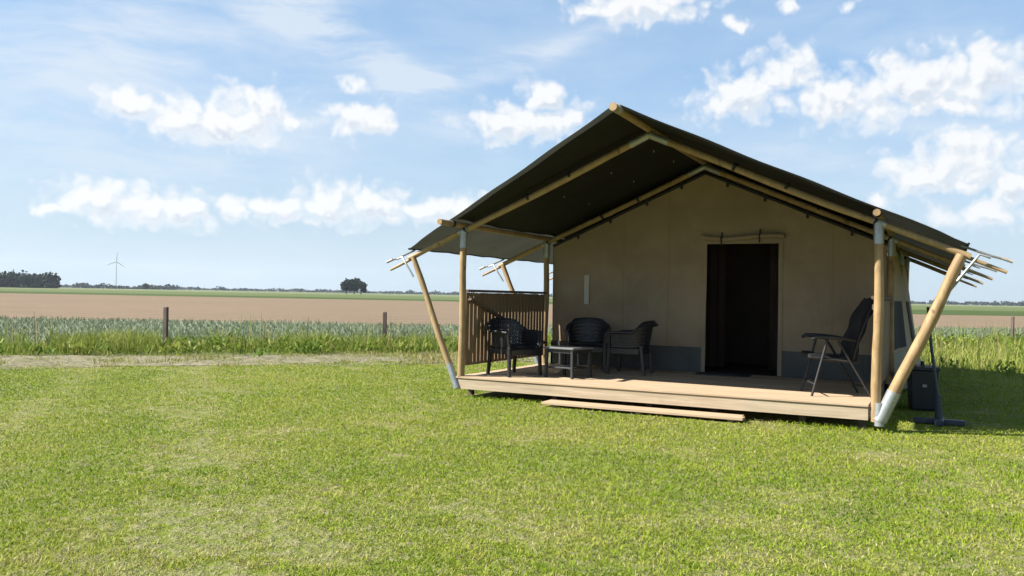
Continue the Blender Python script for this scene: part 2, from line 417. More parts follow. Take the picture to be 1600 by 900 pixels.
class MB:
    def __init__(s):
        s.v = []
        s.f = []

    def box(s, c, d, rot=None):
        c = Vector(c)
        hx, hy, hz = d[0]/2, d[1]/2, d[2]/2
        b = len(s.v)
        for x in (-hx, hx):
            for y in (-hy, hy):
                for z in (-hz, hz):
                    q = Vector((x, y, z))
                    if rot is not None:
                        q = rot @ q
                    s.v.append(tuple(c+q))
        for f in ((0, 1, 3, 2), (4, 6, 7, 5), (0, 4, 5, 1), (2, 3, 7, 6), (0, 2, 6, 4), (1, 5, 7, 3)):
            s.f.append(tuple(b+i for i in f))
        return s

    def bar(s, p0, p1, w, h, up=(0, 0, 1)):
        p0, p1 = Vector(p0), Vector(p1)
        d = (p1-p0)
        L = d.length
        z = d.normalized()
        x = Vector(up).cross(z)
        if x.length < 1e-4:
            x = Vector((1, 0, 0))
        x.normalize()
        y = z.cross(x)
        R = Matrix((x, y, z)).transposed()
        return s.box((p0+p1)/2, (w, h, L), R)

    def tube(s, pts, rad, n=10, cap=True, wob=0.0, seed=0):
        rd = random.Random(seed)
        pts = [Vector(p) for p in pts]
        if not hasattr(rad, '__len__'):
            rad = [rad]*len(pts)
        b = len(s.v)
        ref = None
        for i, p in enumerate(pts):
            t = (pts[min(i+1, len(pts)-1)]-pts[max(i-1, 0)]).normalized()
            if ref is None:
                ref = t.orthogonal().normalized()
            ref = (ref - t*ref.dot(t)).normalized()
            bi = t.cross(ref)
            for j in range(n):
                a = 2*math.pi*j/n
                r = rad[i]*(1+wob*rd.uniform(-1, 1))
                s.v.append(tuple(p+(ref*math.cos(a)+bi*math.sin(a))*r))
        for i in range(len(pts)-1):
            for j in range(n):
                k = (j+1) % n
                s.f.append((b+i*n+j, b+i*n+k, b+(i+1)*n+k, b+(i+1)*n+j))
        if cap:
            s.f.append(tuple(b+j for j in reversed(range(n))))
            s.f.append(tuple(b+(len(pts)-1)*n+j for j in range(n)))
        return s

    def pole(s, p0, p1, r0, r1, n=12, bend=0.012, seed=0, segs=9):
        rd = random.Random(seed*7+3)
        p0, p1 = Vector(p0), Vector(p1)
        t = (p1-p0).normalized()
        a = t.orthogonal().normalized()
        b = t.cross(a)
        ph1, ph2 = rd.uniform(0, 6), rd.uniform(0, 6)
        pts, rad = [], []
        for i in range(segs+1):
            q = i/segs
            e = math.sin(math.pi*q)*bend
            pts.append(p0.lerp(p1, q)+a*e*math.sin(ph1+q*5)+b*e*math.sin(ph2+q*4))
            rad.append((r0+(r1-r0)*q)*(1+rd.uniform(-0.05, 0.05)))
        return s.tube(pts, rad, n, True, 0.025, seed)

    def grid(s, nu, nv, fn, th=0.0):
        """sheet from fn(u,v) -> (point, normal); closed with thickness th"""
        b = len(s.v)
        P = []
        for i in range(nu+1):
            for j in range(nv+1):
                P.append(Vector(fn(i/nu, j/nv)))
        def id(i, j):
            return i*(nv+1)+j
        if not th:
            s.v += [tuple(p) for p in P]
            for i in range(nu):
                for j in range(nv):
                    s.f.append((b+id(i, j), b+id(i+1, j), b+id(i+1, j+1), b+id(i, j+1)))
            return s
        N = []
        for i in range(nu+1):
            for j in range(nv+1):
                du = P[id(min(i+1, nu), j)]-P[id(max(i-1, 0), j)]
                dv = P[id(i, min(j+1, nv))]-P[id(i, max(j-1, 0))]
                N.append(du.cross(dv).normalized())
        m = len(P)
        s.v += [tuple(p+n*th/2) for p, n in zip(P, N)]
        s.v += [tuple(p-n*th/2) for p, n in zip(P, N)]
        for i in range(nu):
            for j in range(nv):
                q = (id(i, j), id(i+1, j), id(i+1, j+1), id(i, j+1))
                s.f.append(tuple(b+x for x in q))
                s.f.append(tuple(b+m+x for x in reversed(q)))
        for i in range(nu):
            s.f.append((b+id(i, 0), b+m+id(i, 0), b+m+id(i+1, 0), b+id(i+1, 0)))
            s.f.append((b+id(i+1, nv), b+m+id(i+1, nv), b+m+id(i, nv), b+id(i, nv)))
        for j in range(nv):
            s.f.append((b+id(0, j+1), b+m+id(0, j+1), b+m+id(0, j), b+id(0, j)))
            s.f.append((b+id(nu, j), b+m+id(nu, j), b+m+id(nu, j+1), b+id(nu, j+1)))
        return s

    def build(s, name, mat, parent=None, smooth=False, loc=None, bevel=0.0):
        me = bpy.data.meshes.new(name)
        me.from_pydata(s.v, [], s.f)
        me.materials.append(MATS[mat])
        if smooth:
            me.polygons.foreach_set('use_smooth', [True]*len(me.polygons))
            me.set_sharp_from_angle(angle=math.radians(50))
        me.update()
        o = bpy.data.objects.new(name, me)
        COL.objects.link(o)
        if parent is not None:
            o.parent = parent
        if loc is not None:
            o.location = loc
        if bevel:
            md = o.modifiers.new('bevel', 'BEVEL')
            md.width = bevel
            md.segments = 2
            md.limit_method = 'ANGLE'
        return o


def thing(name, label, cat, loc=(0, 0, 0), rz=0.0, group=None):
    o = bpy.data.objects.new(name, None)
    o.empty_display_size = 0.1
    COL.objects.link(o)
    o.location = loc
    o.rotation_euler = (0, 0, rz)
    return tag(o, label, cat, group)


def tag(o, label=None, cat=None, group=None, kind=None):
    if label:
        o['label'] = label
    if cat:
        o['category'] = cat
    if group:
        o['group'] = group
    if kind:
        o['kind'] = kind
    return o


def copy_tree(o, parent=None):
    c = o.copy()
    COL.objects.link(c)
    if parent is not None:
        c.parent = parent
    for ch in o.children:
        copy_tree(ch, c)
    return c


# ------------------------------------------------------------------ the ground
G = -0.10


def ST(s, t, z=0.0):
    p = F0 + U*s + NV*t
    return (p.x, p.y, z)


def sheet(name, pts, z, mat):
    m = MB()
    m.v = [(p[0], p[1], z) for p in pts]
    m.f = [tuple(range(len(pts)))]
    o = m.build(name, mat)
    if o.data.polygons[0].normal.z < 0:
        o.data.flip_normals()
    return tag(o, kind='structure')


B = 3600
sheet('ground', [(-B, -B), (B, -B), (B, B), (-B, B)], G-0.012, 'far_field')
sheet('lawn', [ST(-45, -4.3), ST(70, -4.3), ST(70, -70), ST(-45, -70)], G-0.004, 'lawn_soil')
pathpts = []
random.seed(8)
for i in range(61):
    s_ = -45+i*1.0
    pathpts.append(ST(s_, -4.45+0.22*math.sin(s_*0.9)+random.uniform(-.12, .12)))
for i in range(60, -1, -1):
    s_ = -45+i*1.0
    pathpts.append(ST(s_, -1.5+0.25*math.sin(s_*0.7+1)+random.uniform(-.15, .15)))
sheet('dirt_path', pathpts, G, 'path_dirt')
sheet('verge', [ST(-45, -4.3), ST(70, -4.3), ST(70, 1.6), ST(-45, 1.6)], G-0.008, 'verge_soil')
near = [(-90, 40), (-40, 29), (-12, 21), (6, 14.5), (41, 13.8), (140, 13)]
sheet('crop_field', [ST(140, 1.4), ST(-90, 1.4)]+[ST(*p) for p in near], G-0.004, 'crop_soil')
far = [(260, 45), (110, 54), (85, 57), (46, 139), (-34, 163), (-260, 185)]
sheet('ploughed_field', [ST(-260, 60)]+[ST(*p) for p in near]+[ST(260, 12)]+[ST(*p) for p in far], G-0.008, 'ploughed_soil')
sheet('green_strip', [ST(*p) for p in reversed(far)]+[ST(500, 40), ST(500, 95), ST(130, 120), ST(60, 190), ST(-34, 232), ST(-400, 300)], G-0.008, 'dark_crop')
sheet('pasture', [ST(-500, 285), ST(-34, 232), ST(60, 190), ST(130, 120), ST(500, 95), ST(700, 330), ST(-500, 620)], G-0.0095, 'green_crop')


# ------------------------------------------------------------------ blades of grass, weeds, crop
def blade_object(name, mat, base, h, w, az, lean, tint, curl=0.5):
    N = len(h)
    dx, dy = np.cos(az), np.sin(az)
    face = rng.uniform(0, 2*np.pi, N)
    fx, fy = np.cos(face)*w/2, np.sin(face)*w/2
    mid = base.copy()
    mid[:, 0] += dx*lean*h*0.35
    mid[:, 1] += dy*lean*h*0.35
    mid[:, 2] += h*0.58
    tip = base.copy()
    tip[:, 0] += dx*lean*h*(0.35+curl)
    tip[:, 1] += dy*lean*h*(0.35+curl)
    tip[:, 2] += h*np.maximum(0.35, 1.0-0.25*lean)
    off = np.stack([fx, fy, np.zeros(N)], 1)
    V = np.empty((N, 5, 3), np.float32)
    V[:, 0] = base-off
    V[:, 1] = base+off
    V[:, 2] = mid-off*0.8
    V[:, 3] = mid+off*0.8
    V[:, 4] = tip
    idx = np.arange(N, dtype=np.int32)[:, None, None]*5 + np.array([[0, 1, 3], [0, 3, 2], [2, 3, 4]], np.int32)[None]
    me = bpy.data.meshes.new(name)
    me.vertices.add(N*5)
    me.vertices.foreach_set('co', V.reshape(-1))
    me.loops.add(N*9)
    me.loops.foreach_set('vertex_index', idx.reshape(-1))
    me.polygons.add(N*3)
    me.polygons.foreach_set('loop_start', np.arange(0, N*9, 3, dtype=np.int32))
    at = me.attributes.new('tint', 'FLOAT', 'POINT')
    at.data.foreach_set('value', np.repeat(np.clip(tint, 0, 1), 5).astype(np.float32))
    me.materials.append(MATS[mat])
    me.update(calc_edges=True)
    o = bpy.data.objects.new(name, me)
    COL.objects.link(o)
    return o


def vnoise(x, y, scale, seed):
    """smooth value noise on arrays"""
    r = np.random.default_rng(seed)
    T = r.random((256, 256))
    X, Y = x*scale+1000, y*scale+1000
    ix, iy = np.floor(X).astype(int), np.floor(Y).astype(int)
    fx, fy = X-ix, Y-iy
    fx, fy = fx*fx*(3-2*fx), fy*fy*(3-2*fy)
    g = lambda a, b: T[a % 256, b % 256]
    return (g(ix, iy)*(1-fx)+g(ix+1, iy)*fx)*(1-fy)+(g(ix, iy+1)*(1-fx)+g(ix+1, iy+1)*fx)*fy


def st_of(x, y):
    dx, dy = x-F0.x, y-F0.y
    return dx*U.x+dy*U.y, dx*NV.x+dy*NV.y


def wear(x, y):
    """worn, straw-coloured places in the lawn (0..1)"""
    w = np.zeros_like(x)
    # an old wheel track that runs from the path towards the viewer
    p0, p1 = np.array([-6.3, 1.2]), np.array([3.2, -7.6])
    d = (p1-p0)/np.linalg.norm(p1-p0)
    dist = np.abs((x-p0[0])*d[1]-(y-p0[1])*d[0])
    w += 0.75*np.exp(-(dist/0.30)**2)
    dist2 = np.abs((x-p0[0]+1.5)*d[1]-(y-p0[1]+0.9)*d[0])
    w += 0.55*np.exp(-(dist2/0.3)**2)
    for cx, cy, r, a in ((1.61, -3.88, .22, .8), (5.5, -1.5, .42, .75), (2.3, -6.5, .55, .8), (2.9, -6.6, .4, .7), (2.1, -5.6, .4, .5),
                         (3.1, -5.2, .3, .7), (3.6, -5.4, .35, .6), (4.4, -6.1, .4, .6), (4.9, -5.7, .3, .6), (5.6, -6.0, .4, .5),
                         (5.1, -4.5, .35, .35), (0.6, -4.8, .5, .4), (6.3, -4.8, .4, .5), (3.0, -4.4, .3, .6), (-2.2, -3.2, .6, .4), (5.6, -6.6, .25, .6)):
        w += a*np.exp(-(((x-cx)*0.8)**2+(y-cy)**2)/r**2)
    n = vnoise(x, y, 2.6, 5)*0.35+vnoise(x, y, 9.0, 6)*0.65
    w = w*np.clip(2.6*(n-0.3), 0, 1.5) + np.clip(vnoise(x, y, 0.8, 9)*0.5+vnoise(x, y, 3.1, 10)*0.5-0.62, 0, 1)*2.2
    return np.clip(w, 0, 1)


# lawn: thinner sowing with distance, like any mown lawn seen at an angle
def sow(N, rmin, rmax, amin, amax, power):
    q = rng.random(N)
    e = 2-power
    r = (rmin**e+q*(rmax**e-rmin**e))**(1/e)
    a = rng.uniform(amin, amax, N)
    return CAM.x+r*np.sin(a), CAM.y+r*np.cos(a), r


def build_lawn():
    x, y, r = sow(560000, 3.0, 24.0, yaw-0.86, yaw+0.86, 1.5)
    s_, t_ = st_of(x, y)
    under = (x > 0.0) & (x < 5.1) & (y > 0.06) & (y < 8.4)
    step = (x > 1.28) & (x < 3.86) & (y > -0.26) & (y < 0.1)
    edge = -4.3+1.1*(vnoise(x, y, 0.7, 3)-0.5)+0.7*(vnoise(x, y, 2.6, 13)-0.5)
    keep = ~under & ~step & (t_ < edge)
    wr = wear(x, y)
    keep &= rng.random(len(x)) > np.clip(wr*0.95, 0, 0.85)
    x, y, r, wr = x[keep], y[keep], r[keep], wr[keep]
    N = len(x)
    clump = vnoise(x, y, 9.0, 21)*0.6+vnoise(x, y, 3.0, 22)*0.4
    big = vnoise(x, y, 0.55, 23)*0.55+vnoise(x, y, 1.7, 24)*0.45
    h = (0.012+0.016*rng.random(N)+0.015*clump)*(1-0.45*wr)
    # long grass left standing along the deck and posts
    nearr = np.exp(-(np.clip(np.maximum(-y, np.maximum(-x-0.1, x-5.25)), 0, None)/0.16)**2)*((y < 8.6) & (x < 6.2) & (x > -1))
    h += nearr*0.05*rng.random(N)
    w = 0.0031*(1+(r/6.0))*rng.uniform(0.7, 1.3, N)
    tint = 0.42+0.55*(big-0.5)+0.50*(clump-0.5)+rng.normal(0, 0.11, N)+0.42*wr
    straw = rng.random(N) < 0.012+0.42*wr
    tint[straw] = rng.uniform(0.75, 1.0, straw.sum())
    base = np.stack([x, y, np.full(N, G-0.006)], 1)
    o = blade_object('grass', 'grass_blade', base, h, w, rng.uniform(0, 2*np.pi, N), rng.uniform(0.5, 1.5, N), tint)
    tag(o, 'short mown green lawn grass with worn straw patches', 'grass', kind='stuff')


build_lawn()


def build_verge():
    S, T = [], []
    N = 64000
    s_ = rng.uniform(-22, 60, N)
    t_ = rng.normal(0.0, 0.75, N)+rng.choice([-0.6, 0.3, 0.9], N)
    p = np.stack([F0.x+U.x*s_+NV.x*t_, F0.y+U.y*s_+NV.y*t_], 1)
    k = (t_ > -2.6+1.6*vnoise(p[:, 0], p[:, 1], 0.8, 31)) & (t_ < 2.2)
    p = p[k]
    # rough ground behind the tent on the right
    M = 60000
    q = np.stack([rng.uniform(4.6, 26, M), rng.uniform(7.6, 42, M)], 1)
    qs, qt = st_of(q[:, 0], q[:, 1])
    edge = 8.1+0.7*(vnoise(q[:, 0], q[:, 1], 0.9, 33)-0.5)+0.05*(q[:, 0]-5)
    q = q[(q[:, 1] > edge) & (qt < 0.5) & (rng.random(M) < np.clip(14/q[:, 1], 0.25, 1))]
    # thin tufts that creep over the path
    L = 34000
    s3 = rng.uniform(-20, 14, L)
    t3 = rng.uniform(-4.6, -1.3, L)
    p3 = np.stack([F0.x+U.x*s3+NV.x*t3, F0.y+U.y*s3+NV.y*t3], 1)
    dens = vnoise(p3[:, 0], p3[:, 1], 1.1, 37)*0.6+vnoise(p3[:, 0], p3[:, 1], 3.5, 38)*0.4
    dens = dens + np.clip((s3+2)/9, -0.2, 0.5)
    p3 = p3[dens > 0.36]
    A = np.concatenate([p, q, p3])
    kind = np.concatenate([np.zeros(len(p)), np.ones(len(q)), np.full(len(p3), 2)])
    N = len(A)
    n1 = vnoise(A[:, 0], A[:, 1], 0.9, 41)*0.6+vnoise(A[:, 0], A[:, 1], 2.7, 42)*0.4
    h = (0.05+0.52*np.clip(1.8*n1-0.42, 0, 1))*rng.uniform(0.55, 1.15, N)
    h[kind == 1] *= 1.0
    h[kind == 2] *= 0.2
    w = rng.uniform(0.010, 0.022, N)
    w[kind == 2] *= 0.9
    tint = 0.36+0.5*(n1-0.5)+0.35*(vnoise(A[:, 0], A[:, 1], 5, 44)-0.5)+rng.normal(0, 0.13, N)+0.12*(kind == 1)+0.25*(kind == 2)
    base = np.stack([A[:, 0], A[:, 1], np.full(N, G-0.01)], 1)
    # tall stalks with brown heads
    Q = 700
    s4 = rng.uniform(-20, 40, Q)
    t4 = rng.normal(0.1, 0.7, Q)
    A4 = np.stack([F0.x+U.x*s4+NV.x*t4, F0.y+U.y*s4+NV.y*t4], 1)
    A5 = np.stack([rng.uniform(5, 16, 500), rng.uniform(9, 26, 500)], 1)
    A4 = np.concatenate([A4, A5])
    cl = vnoise(A4[:, 0], A4[:, 1], 0.6, 47) > 0.42
    A4 = A4[cl]
    K = len(A4)
    b4 = np.stack([A4[:, 0], A4[:, 1], np.full(K, G-0.01)], 1)
    base = np.concatenate([base, b4])
    h = np.concatenate([h, rng.uniform(0.55, 1.0, K)])
    w = np.concatenate([w, rng.uniform(0.012, 0.026, K)])
    tint = np.concatenate([tint, rng.choice([0.1, 0.3, 0.9, 1.0], K)])
    # broad-leaved weeds: docks, nettles and the like in loose clumps
    C = 900
    s5 = rng.uniform(-20, 40, C)
    t5 = rng.normal(-0.3, 0.9, C)
    cc = np.stack([F0.x+U.x*s5+NV.x*t5, F0.y+U.y*s5+NV.y*t5], 1)
    cc = np.concatenate([cc, np.stack([rng.uniform(5, 20, 500), rng.uniform(8.6, 28, 500)], 1)])
    st5, tt5 = st_of(cc[:, 0], cc[:, 1])
    cc = cc[(tt5 > -20) & (vnoise(cc[:, 0], cc[:, 1], 0.7, 61) > 0.4)]
    per = 16
    P6 = np.repeat(cc, per, 0)+rng.normal(0, 0.13, (len(cc)*per, 2))
    J = len(P6)
    ph = np.repeat(rng.uniform(0.12, 0.5, len(cc)), per)
    lift = rng.random(J)*ph*0.7
    base = np.concatenate([base, np.stack([P6[:, 0], P6[:, 1], G+lift], 1)])
    h = np.concatenate([h, rng.uniform(0.06, 0.16, J)])
    w = np.concatenate([w, rng.uniform(0.03, 0.075, J)])
    tint = np.concatenate([tint, np.repeat(rng.choice([0.0, 0.15, 0.3, 0.45, 0.6], len(cc)), per)+rng.normal(0, 0.08, J)])
    K += J
    lean = np.concatenate([rng.uniform(0.15, 0.9, N), rng.uniform(0, 0.25, K-J), rng.uniform(0.8, 1.6, J)])
    o = blade_object('tall_grass', 'weed_blade', base, h, w, rng.uniform(0, 2*np.pi, N+K), lean, tint)
    tag(o, 'rough tall grass and weeds along the fence and behind the tent', 'tall grass', kind='stuff')


build_verge()


def build_crop():
    rows = []
    t = 1.5
    while t < 22:
        sp = 0.17 if t < 8 else 0.26
        s_ = np.arange(-34, 66, sp)
        s_ = s_+rng.normal(0, 0.05, len(s_))
        lim = np.interp(s_, [a for a, b in near], [b for a, b in near])
        s_ = s_[t < lim-0.2]
        rows.append(np.stack([s_, np.full(len(s_), t)+rng.normal(0, 0.03, len(s_))], 1))
        t += 0.5
    R = np.concatenate(rows)
    nb = 6
    P = np.repeat(R, nb, 0)
    P = P+rng.normal(0, 0.035, P.shape)
    x = F0.x+U.x*P[:, 0]+NV.x*P[:, 1]
    y = F0.y+U.y*P[:, 0]+NV.y*P[:, 1]
    N = len(x)
    n1 = vnoise(x, y, 0.5, 51)*0.6+vnoise(x, y, 2.0, 52)*0.4
    h = (0.11+0.20*n1)*rng.uniform(0.5, 1.2, N)
    w = rng.uniform(0.018, 0.034, N)
    tint = 0.45+0.5*(n1-0.5)+rng.normal(0, 0.17, N)
    o = blade_object('leek_crop', 'crop_blade', np.stack([x, y, np.full(N, G-0.01)], 1), h, w, rng.uniform(0, 2*np.pi, N), rng.uniform(0.2, 1.1, N), tint)
    tag(o, 'rows of blue-green leafy crop in the field beyond the fence', 'crop', kind='stuff')


build_crop()

# ------------------------------------------------------------------ far trees, wood, wind turbine


def leaf_cloud(name, mat, centers, radii, n, size, parent=None, squash=1.0):
    """leaf clumps (small bent quads) through the volume of several lobes"""
    centers = np.array(centers, float)
    radii = np.array(radii, float)
    wgt = np.prod(radii, 1)**0.8
    pick = rng.choice(len(centers), n, p=wgt/wgt.sum())
    d = rng.normal(size=(n, 3))
    d /= np.linalg.norm(d, axis=1)[:, None]
    rr = rng.random(n)**0.4
    P = centers[pick]+d*radii[pick]*rr[:, None]*(1+0.12*rng.normal(size=(n, 1)))
    a = rng.normal(size=(n, 3))
    a /= np.linalg.norm(a, axis=1)[:, None]
    b = np.cross(a, rng.normal(size=(n, 3)))
    b /= np.linalg.norm(b, axis=1)[:, None]
    sz = size*rng.uniform(0.6, 1.4, (n, 1))
    V = np.stack([P-a*sz*.5-b*sz*.5, P+a*sz*.5-b*sz*.5, P+a*sz*.5+b*sz*.5, P-a*sz*.5+b*sz*.5], 1).reshape(-1, 3)
    me = bpy.data.meshes.new(name)
    me.vertices.add(n*4)
    me.vertices.foreach_set('co', V.astype(np.float32).reshape(-1))
    me.loops.add(n*4)
    me.loops.foreach_set('vertex_index', np.arange(n*4, dtype=np.int32))
    me.polygons.add(n)
    me.polygons.foreach_set('loop_start', np.arange(0, n*4, 4, dtype=np.int32))
    at = me.attributes.new('tint', 'FLOAT', 'POINT')
    at.data.foreach_set('value', np.repeat(rng.random(n), 4).astype(np.float32))
    me.materials.append(MATS[mat])
    me.update(calc_edges=True)
    o = bpy.data.objects.new(name, me)
    COL.objects.link(o)
    if parent is not None:
        o.parent = parent
    return o


def at_az(dirx, diry, dist, side=0.0):
    """a spot on the plain: compass direction from the lawn, distance and sideways shift in metres"""
    return Vector((CAM.x+dirx*dist+diry*side, CAM.y+diry*dist-dirx*side, G))


def far_tree(label, loc, H, Wd, group, cat='tree', lobes=9, n=1500):
    t = thing('distant_tree', label, cat, loc, 0, group)
    m = MB()
    m.tube([(0, 0, -0.2), (0.1, 0, H*0.2), (0.2, 0.1, H*0.45)], [H*0.035, H*0.027, H*0.014], 8)
    for k in range(4):
        a = k*1.6
        m.tube([(0.1, 0, H*0.28), (math.cos(a)*Wd*0.2, math.sin(a)*Wd*0.2, H*0.55)], [H*0.015, H*0.006], 6)
    m.build('trunk', 'bark', t)
    c, r = [], []
    for k in range(lobes):
        a = k*2.4
        q = Wd*0.26*(0.5+0.5*random.random())
        c.append((math.cos(a)*q, math.sin(a)*q, H*random.uniform(0.3, 0.78)))
        r.append((Wd*random.uniform(.22, .3), Wd*random.uniform(.22, .3), H*random.uniform(.17, .22)))
    leaf_cloud('crown', 'far_leaf', c, r, n, H*0.075, t)
    return t


random.seed(21)
# a broad clump of three trees by the far field edge, and one alone near the turbine
cdir = (-0.6099, 0.7925)
g = 'trees standing together on the far field edge'
far_tree('left rounded dark tree of the far clump left of the tent', at_az(*cdir, 640, -5.0), 11.8, 10, g)
far_tree('middle tallest dark tree of the far clump left of the tent', at_az(*cdir, 660, 0.5), 13.2, 10, g)
far_tree('right lower dark tree of the far clump left of the tent', at_az(*cdir, 640, 5.6), 11.0, 9, g)
far_tree('small lone dark tree on the horizon right of the wind turbine', at_az(-0.7706, 0.6373, 1000, 0), 7.5, 8, None)

# the dense wood at the left edge
c, r = [], []
wd = (-0.8197, 0.5728)
for i in range(46):
    sd_ = -5-i*3.4
    hh = random.uniform(11.5, 14.0)
    loc = at_az(*wd, 800+random.uniform(-6, 22), sd_)
    c.append((loc.x, loc.y, G+hh*0.52))
    r.append((4.6, 4.6, hh*0.5))
    c.append((loc.x+random.uniform(-3, 3), loc.y+random.uniform(-3, 3), G+2.5))
    r.append((4.6, 4.6, 3.0))
o = leaf_cloud('wood', 'far_leaf', c, r, 16000, 1.5)
tag(o, 'dense dark far-off wood at the left horizon', 'wood', kind='stuff')

# low hedgerows and copses that close the plain
c, r = [], []
for i in range(420):
    a = -1.35+i*(1.9/420)+random.uniform(-0.002, 0.002)
    dist = random.uniform(1900, 2300)
    if -0.95 < a < -0.85:
        dist = 1500
    hh = 3.5+5.5*random.random()**2
    if a > -0.15:
        hh *= 1.25
    loc = at_az(math.sin(a), math.cos(a), dist, 0)
    c.append((loc.x, loc.y, G+hh*0.45))
    r.append((8+6*random.random(), 8+6*random.random(), hh*0.55))
o = leaf_cloud('hedgerow', 'far_leaf', c, r, 26000, 2.6)
tag(o, 'thin blue-green line of hedges and copses along the horizon', 'hedgerow', kind='stuff')


def wind_turbine():
    loc = at_az(-0.7887, 0.6147, 2300, 0)
    t = thing('wind_turbine', 'slender pale three-bladed wind turbine on the left horizon', 'wind turbine', loc, math.atan2(0.6147, -0.7887)+math.pi/2)
    Hh = 66
    m = MB()
    m.tube([(0, 0, -0.5), (0, 0, 30), (0, 0, Hh-1.3)], [1.6, 1.25, 0.9], 14)
    m.build('tower', 'turbine_white', t, True)
    m = MB()
    m.tube([(0, -4, Hh), (0, -3, Hh), (0, 4, Hh+.1), (0, 6, Hh)], [1.2, 1.7, 1.7, 1.1], 10)
    m.build('nacelle', 'turbine_white', t, True)
    m = MB()
    m.tube([(0, 6, Hh), (0, 7.2, Hh), (0, 8.0, Hh)], [1.3, 1.1, 0.3], 10)
    m.build('hub', 'turbine_white', t, True)
    for k in range(3):
        a = math.radians(95+120*k)
        dx, dz = math.cos(a), math.sin(a)
        px, pz = -dz, dx
        L = 24
        m = MB()
        prof = [(1.0, .8), (4.0, 1.9), (10, 1.5), (18, 1.0), (L, .3)]
        b0 = 0
        for q, cw in prof:
            for (ww, yy) in ((-.5, 7.0), (.5, 7.0), (.5, 7.35), (-.5, 7.35)):
                m.v.append((dx*q+px*cw*ww, yy, Hh+dz*q+pz*cw*ww))
        for i in range(len(prof)-1):
            for j in range(4):
                jj = (j+1) % 4
                m.f.append((i*4+j, i*4+jj, (i+1)*4+jj, (i+1)*4+j))
        m.f.append((0, 1, 2, 3))
        e = (len(prof)-1)*4
        m.f.append((e+3, e+2, e+1, e))
        m.build('blade', 'turbine_white', t)


wind_turbine()

# ------------------------------------------------------------------ fence posts
FL = {-1: 'dark square fence post standing left of the other fence posts', 0: 'dark square fence post nearer the left slanting tent leg',
      1: 'dark fence post partly hidden behind the left deck railing', 5: 'dark fence post in the weeds at the right edge'}
for k in (-1, 0, 1, 5):
    p = F0 + Vector((3.31, 3.82, 0))*k*(1.0 if k < 2 else 0.882)
    t = thing('fence_post', FL[k], 'fence post', (p.x, p.y, G), math.radians(20+9*k), 'fence posts along the field edge')
    H_ = (0.98, 0.92, 0.95, 1.0)[(-1, 0, 1, 5).index(k)]
    m = MB()
    w_ = 0.04
    for z in (-0.1, H_*0.5, H_-0.015, H_):
        q = w_ if z < H_-0.01 else w_*0.8
        m.v += [(-q+0.008*z*k, -q, z), (q+0.008*z*k, -q, z), (q+0.008*z*k, q, z), (-q+0.008*z*k, q, z)]
    for i in range(3):
        for j in range(4):
            jj = (j+1) % 4
            m.f.append((i*4+j, i*4+jj, (i+1)*4+jj, (i+1)*4+j))
    m.f.append((12, 13, 14, 15))
    m.build('shaft', 'post_wood', t)

# ------------------------------------------------------------------ the tent
W, D, H, RG, DK = 5.2146, 2.7715, 2.20, 3.33, 0.1803
SL = (RG-H)/(W/2)
YB = [0.05, D, 2*D, 3*D]          # the four frames
OUT = 0.86                         # canvas eave beyond the posts
OV = 1.15                          # ridge overhang at the front
tent = thing('safari_tent', 'large safari tent with dark canvas roof, tan walls and pole frame', 'tent', (0, 0, 0))


def zr(x):                         # centre line of the rafters
    return RG-SL*abs(x-W/2)


def roof_side(sgn):
    def f(u, v):
        x = W/2+sgn*u*(W/2+OUT)
        yf = -OV*(1-u)**1.0+0.0*u
        yr = 3*D+0.5*(1-u)
        y = yf+(yr-yf)*v
        fr = (y % D)/D
        sag = 0.035*math.sin(math.pi*fr)*math.sin(math.pi*min(1, u*1.02))*(1 if y > 0 else 0.4)
        z = zr(x)+0.105-sag+0.006*math.sin(y*9+u*11)*(u > 0.02)
        if u > 0.93:
            z -= 0.01
        return (x, y, z)
    return f


m = MB()
m.grid(26, 64, roof_side(-1))
roofL = m.build('roof_canvas', 'roof_canvas', tent, True)
m = MB()
m.grid(26, 64, roof_side(1))
roofR = m.build('roof_canvas', 'roof_canvas', tent, True)
# hem along the eaves
for rf, sg in ((roofL, -1), (roofR, 1)):
    xe = W/2+sg*(W/2+OUT)
    m = MB()
    m.tube([(xe, y, zr(xe)+0.098+0.006*math.sin(y*9+11)) for y in np.linspace(0.0, 3*D, 40)], 0.014, 6)
    m.build('hem', 'roof_canvas', rf, True)

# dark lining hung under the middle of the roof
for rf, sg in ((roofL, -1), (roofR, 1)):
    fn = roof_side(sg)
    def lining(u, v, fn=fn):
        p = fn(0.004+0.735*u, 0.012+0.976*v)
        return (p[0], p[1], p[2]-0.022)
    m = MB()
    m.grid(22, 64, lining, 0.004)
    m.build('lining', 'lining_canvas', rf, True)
# ridge and eave poles run lengthways
m = MB()
m.pole((W/2, -OV-0.10, RG+0.045), (W/2, 3*D+0.6, RG+0.045), 0.046, 0.046, seed=1, segs=24, bend=0.02)
rp = m.build('ridge_pole', 'pole_wood', tent, True)
m = MB()
m.tube([(W/2, -OV+0.0, RG+0.05), (W/2, -OV+0.09, RG+0.05)], 0.053, 12)
m.build('white_cap', 'white_plastic', rp, True)
for sx, x in ((-1, 0.0), (1, W)):
    m = MB()
    x_ = x - sx*0.0
    m.pole((x_, -0.58 if sx < 0 else -0.34, H+0.035), (x_, 3*D+0.3, H+0.035), 0.038, 0.042, seed=5+sx, segs=20, bend=0.015)
    ep = m.build('eave_pole', 'pole_wood', tent, True)
    m = MB()
    m.tube([(x_, -0.28, H+0.035), (x_, -0.22, H+0.035)], 0.047, 12)
    m.build('strap', 'strap_black', ep, True)

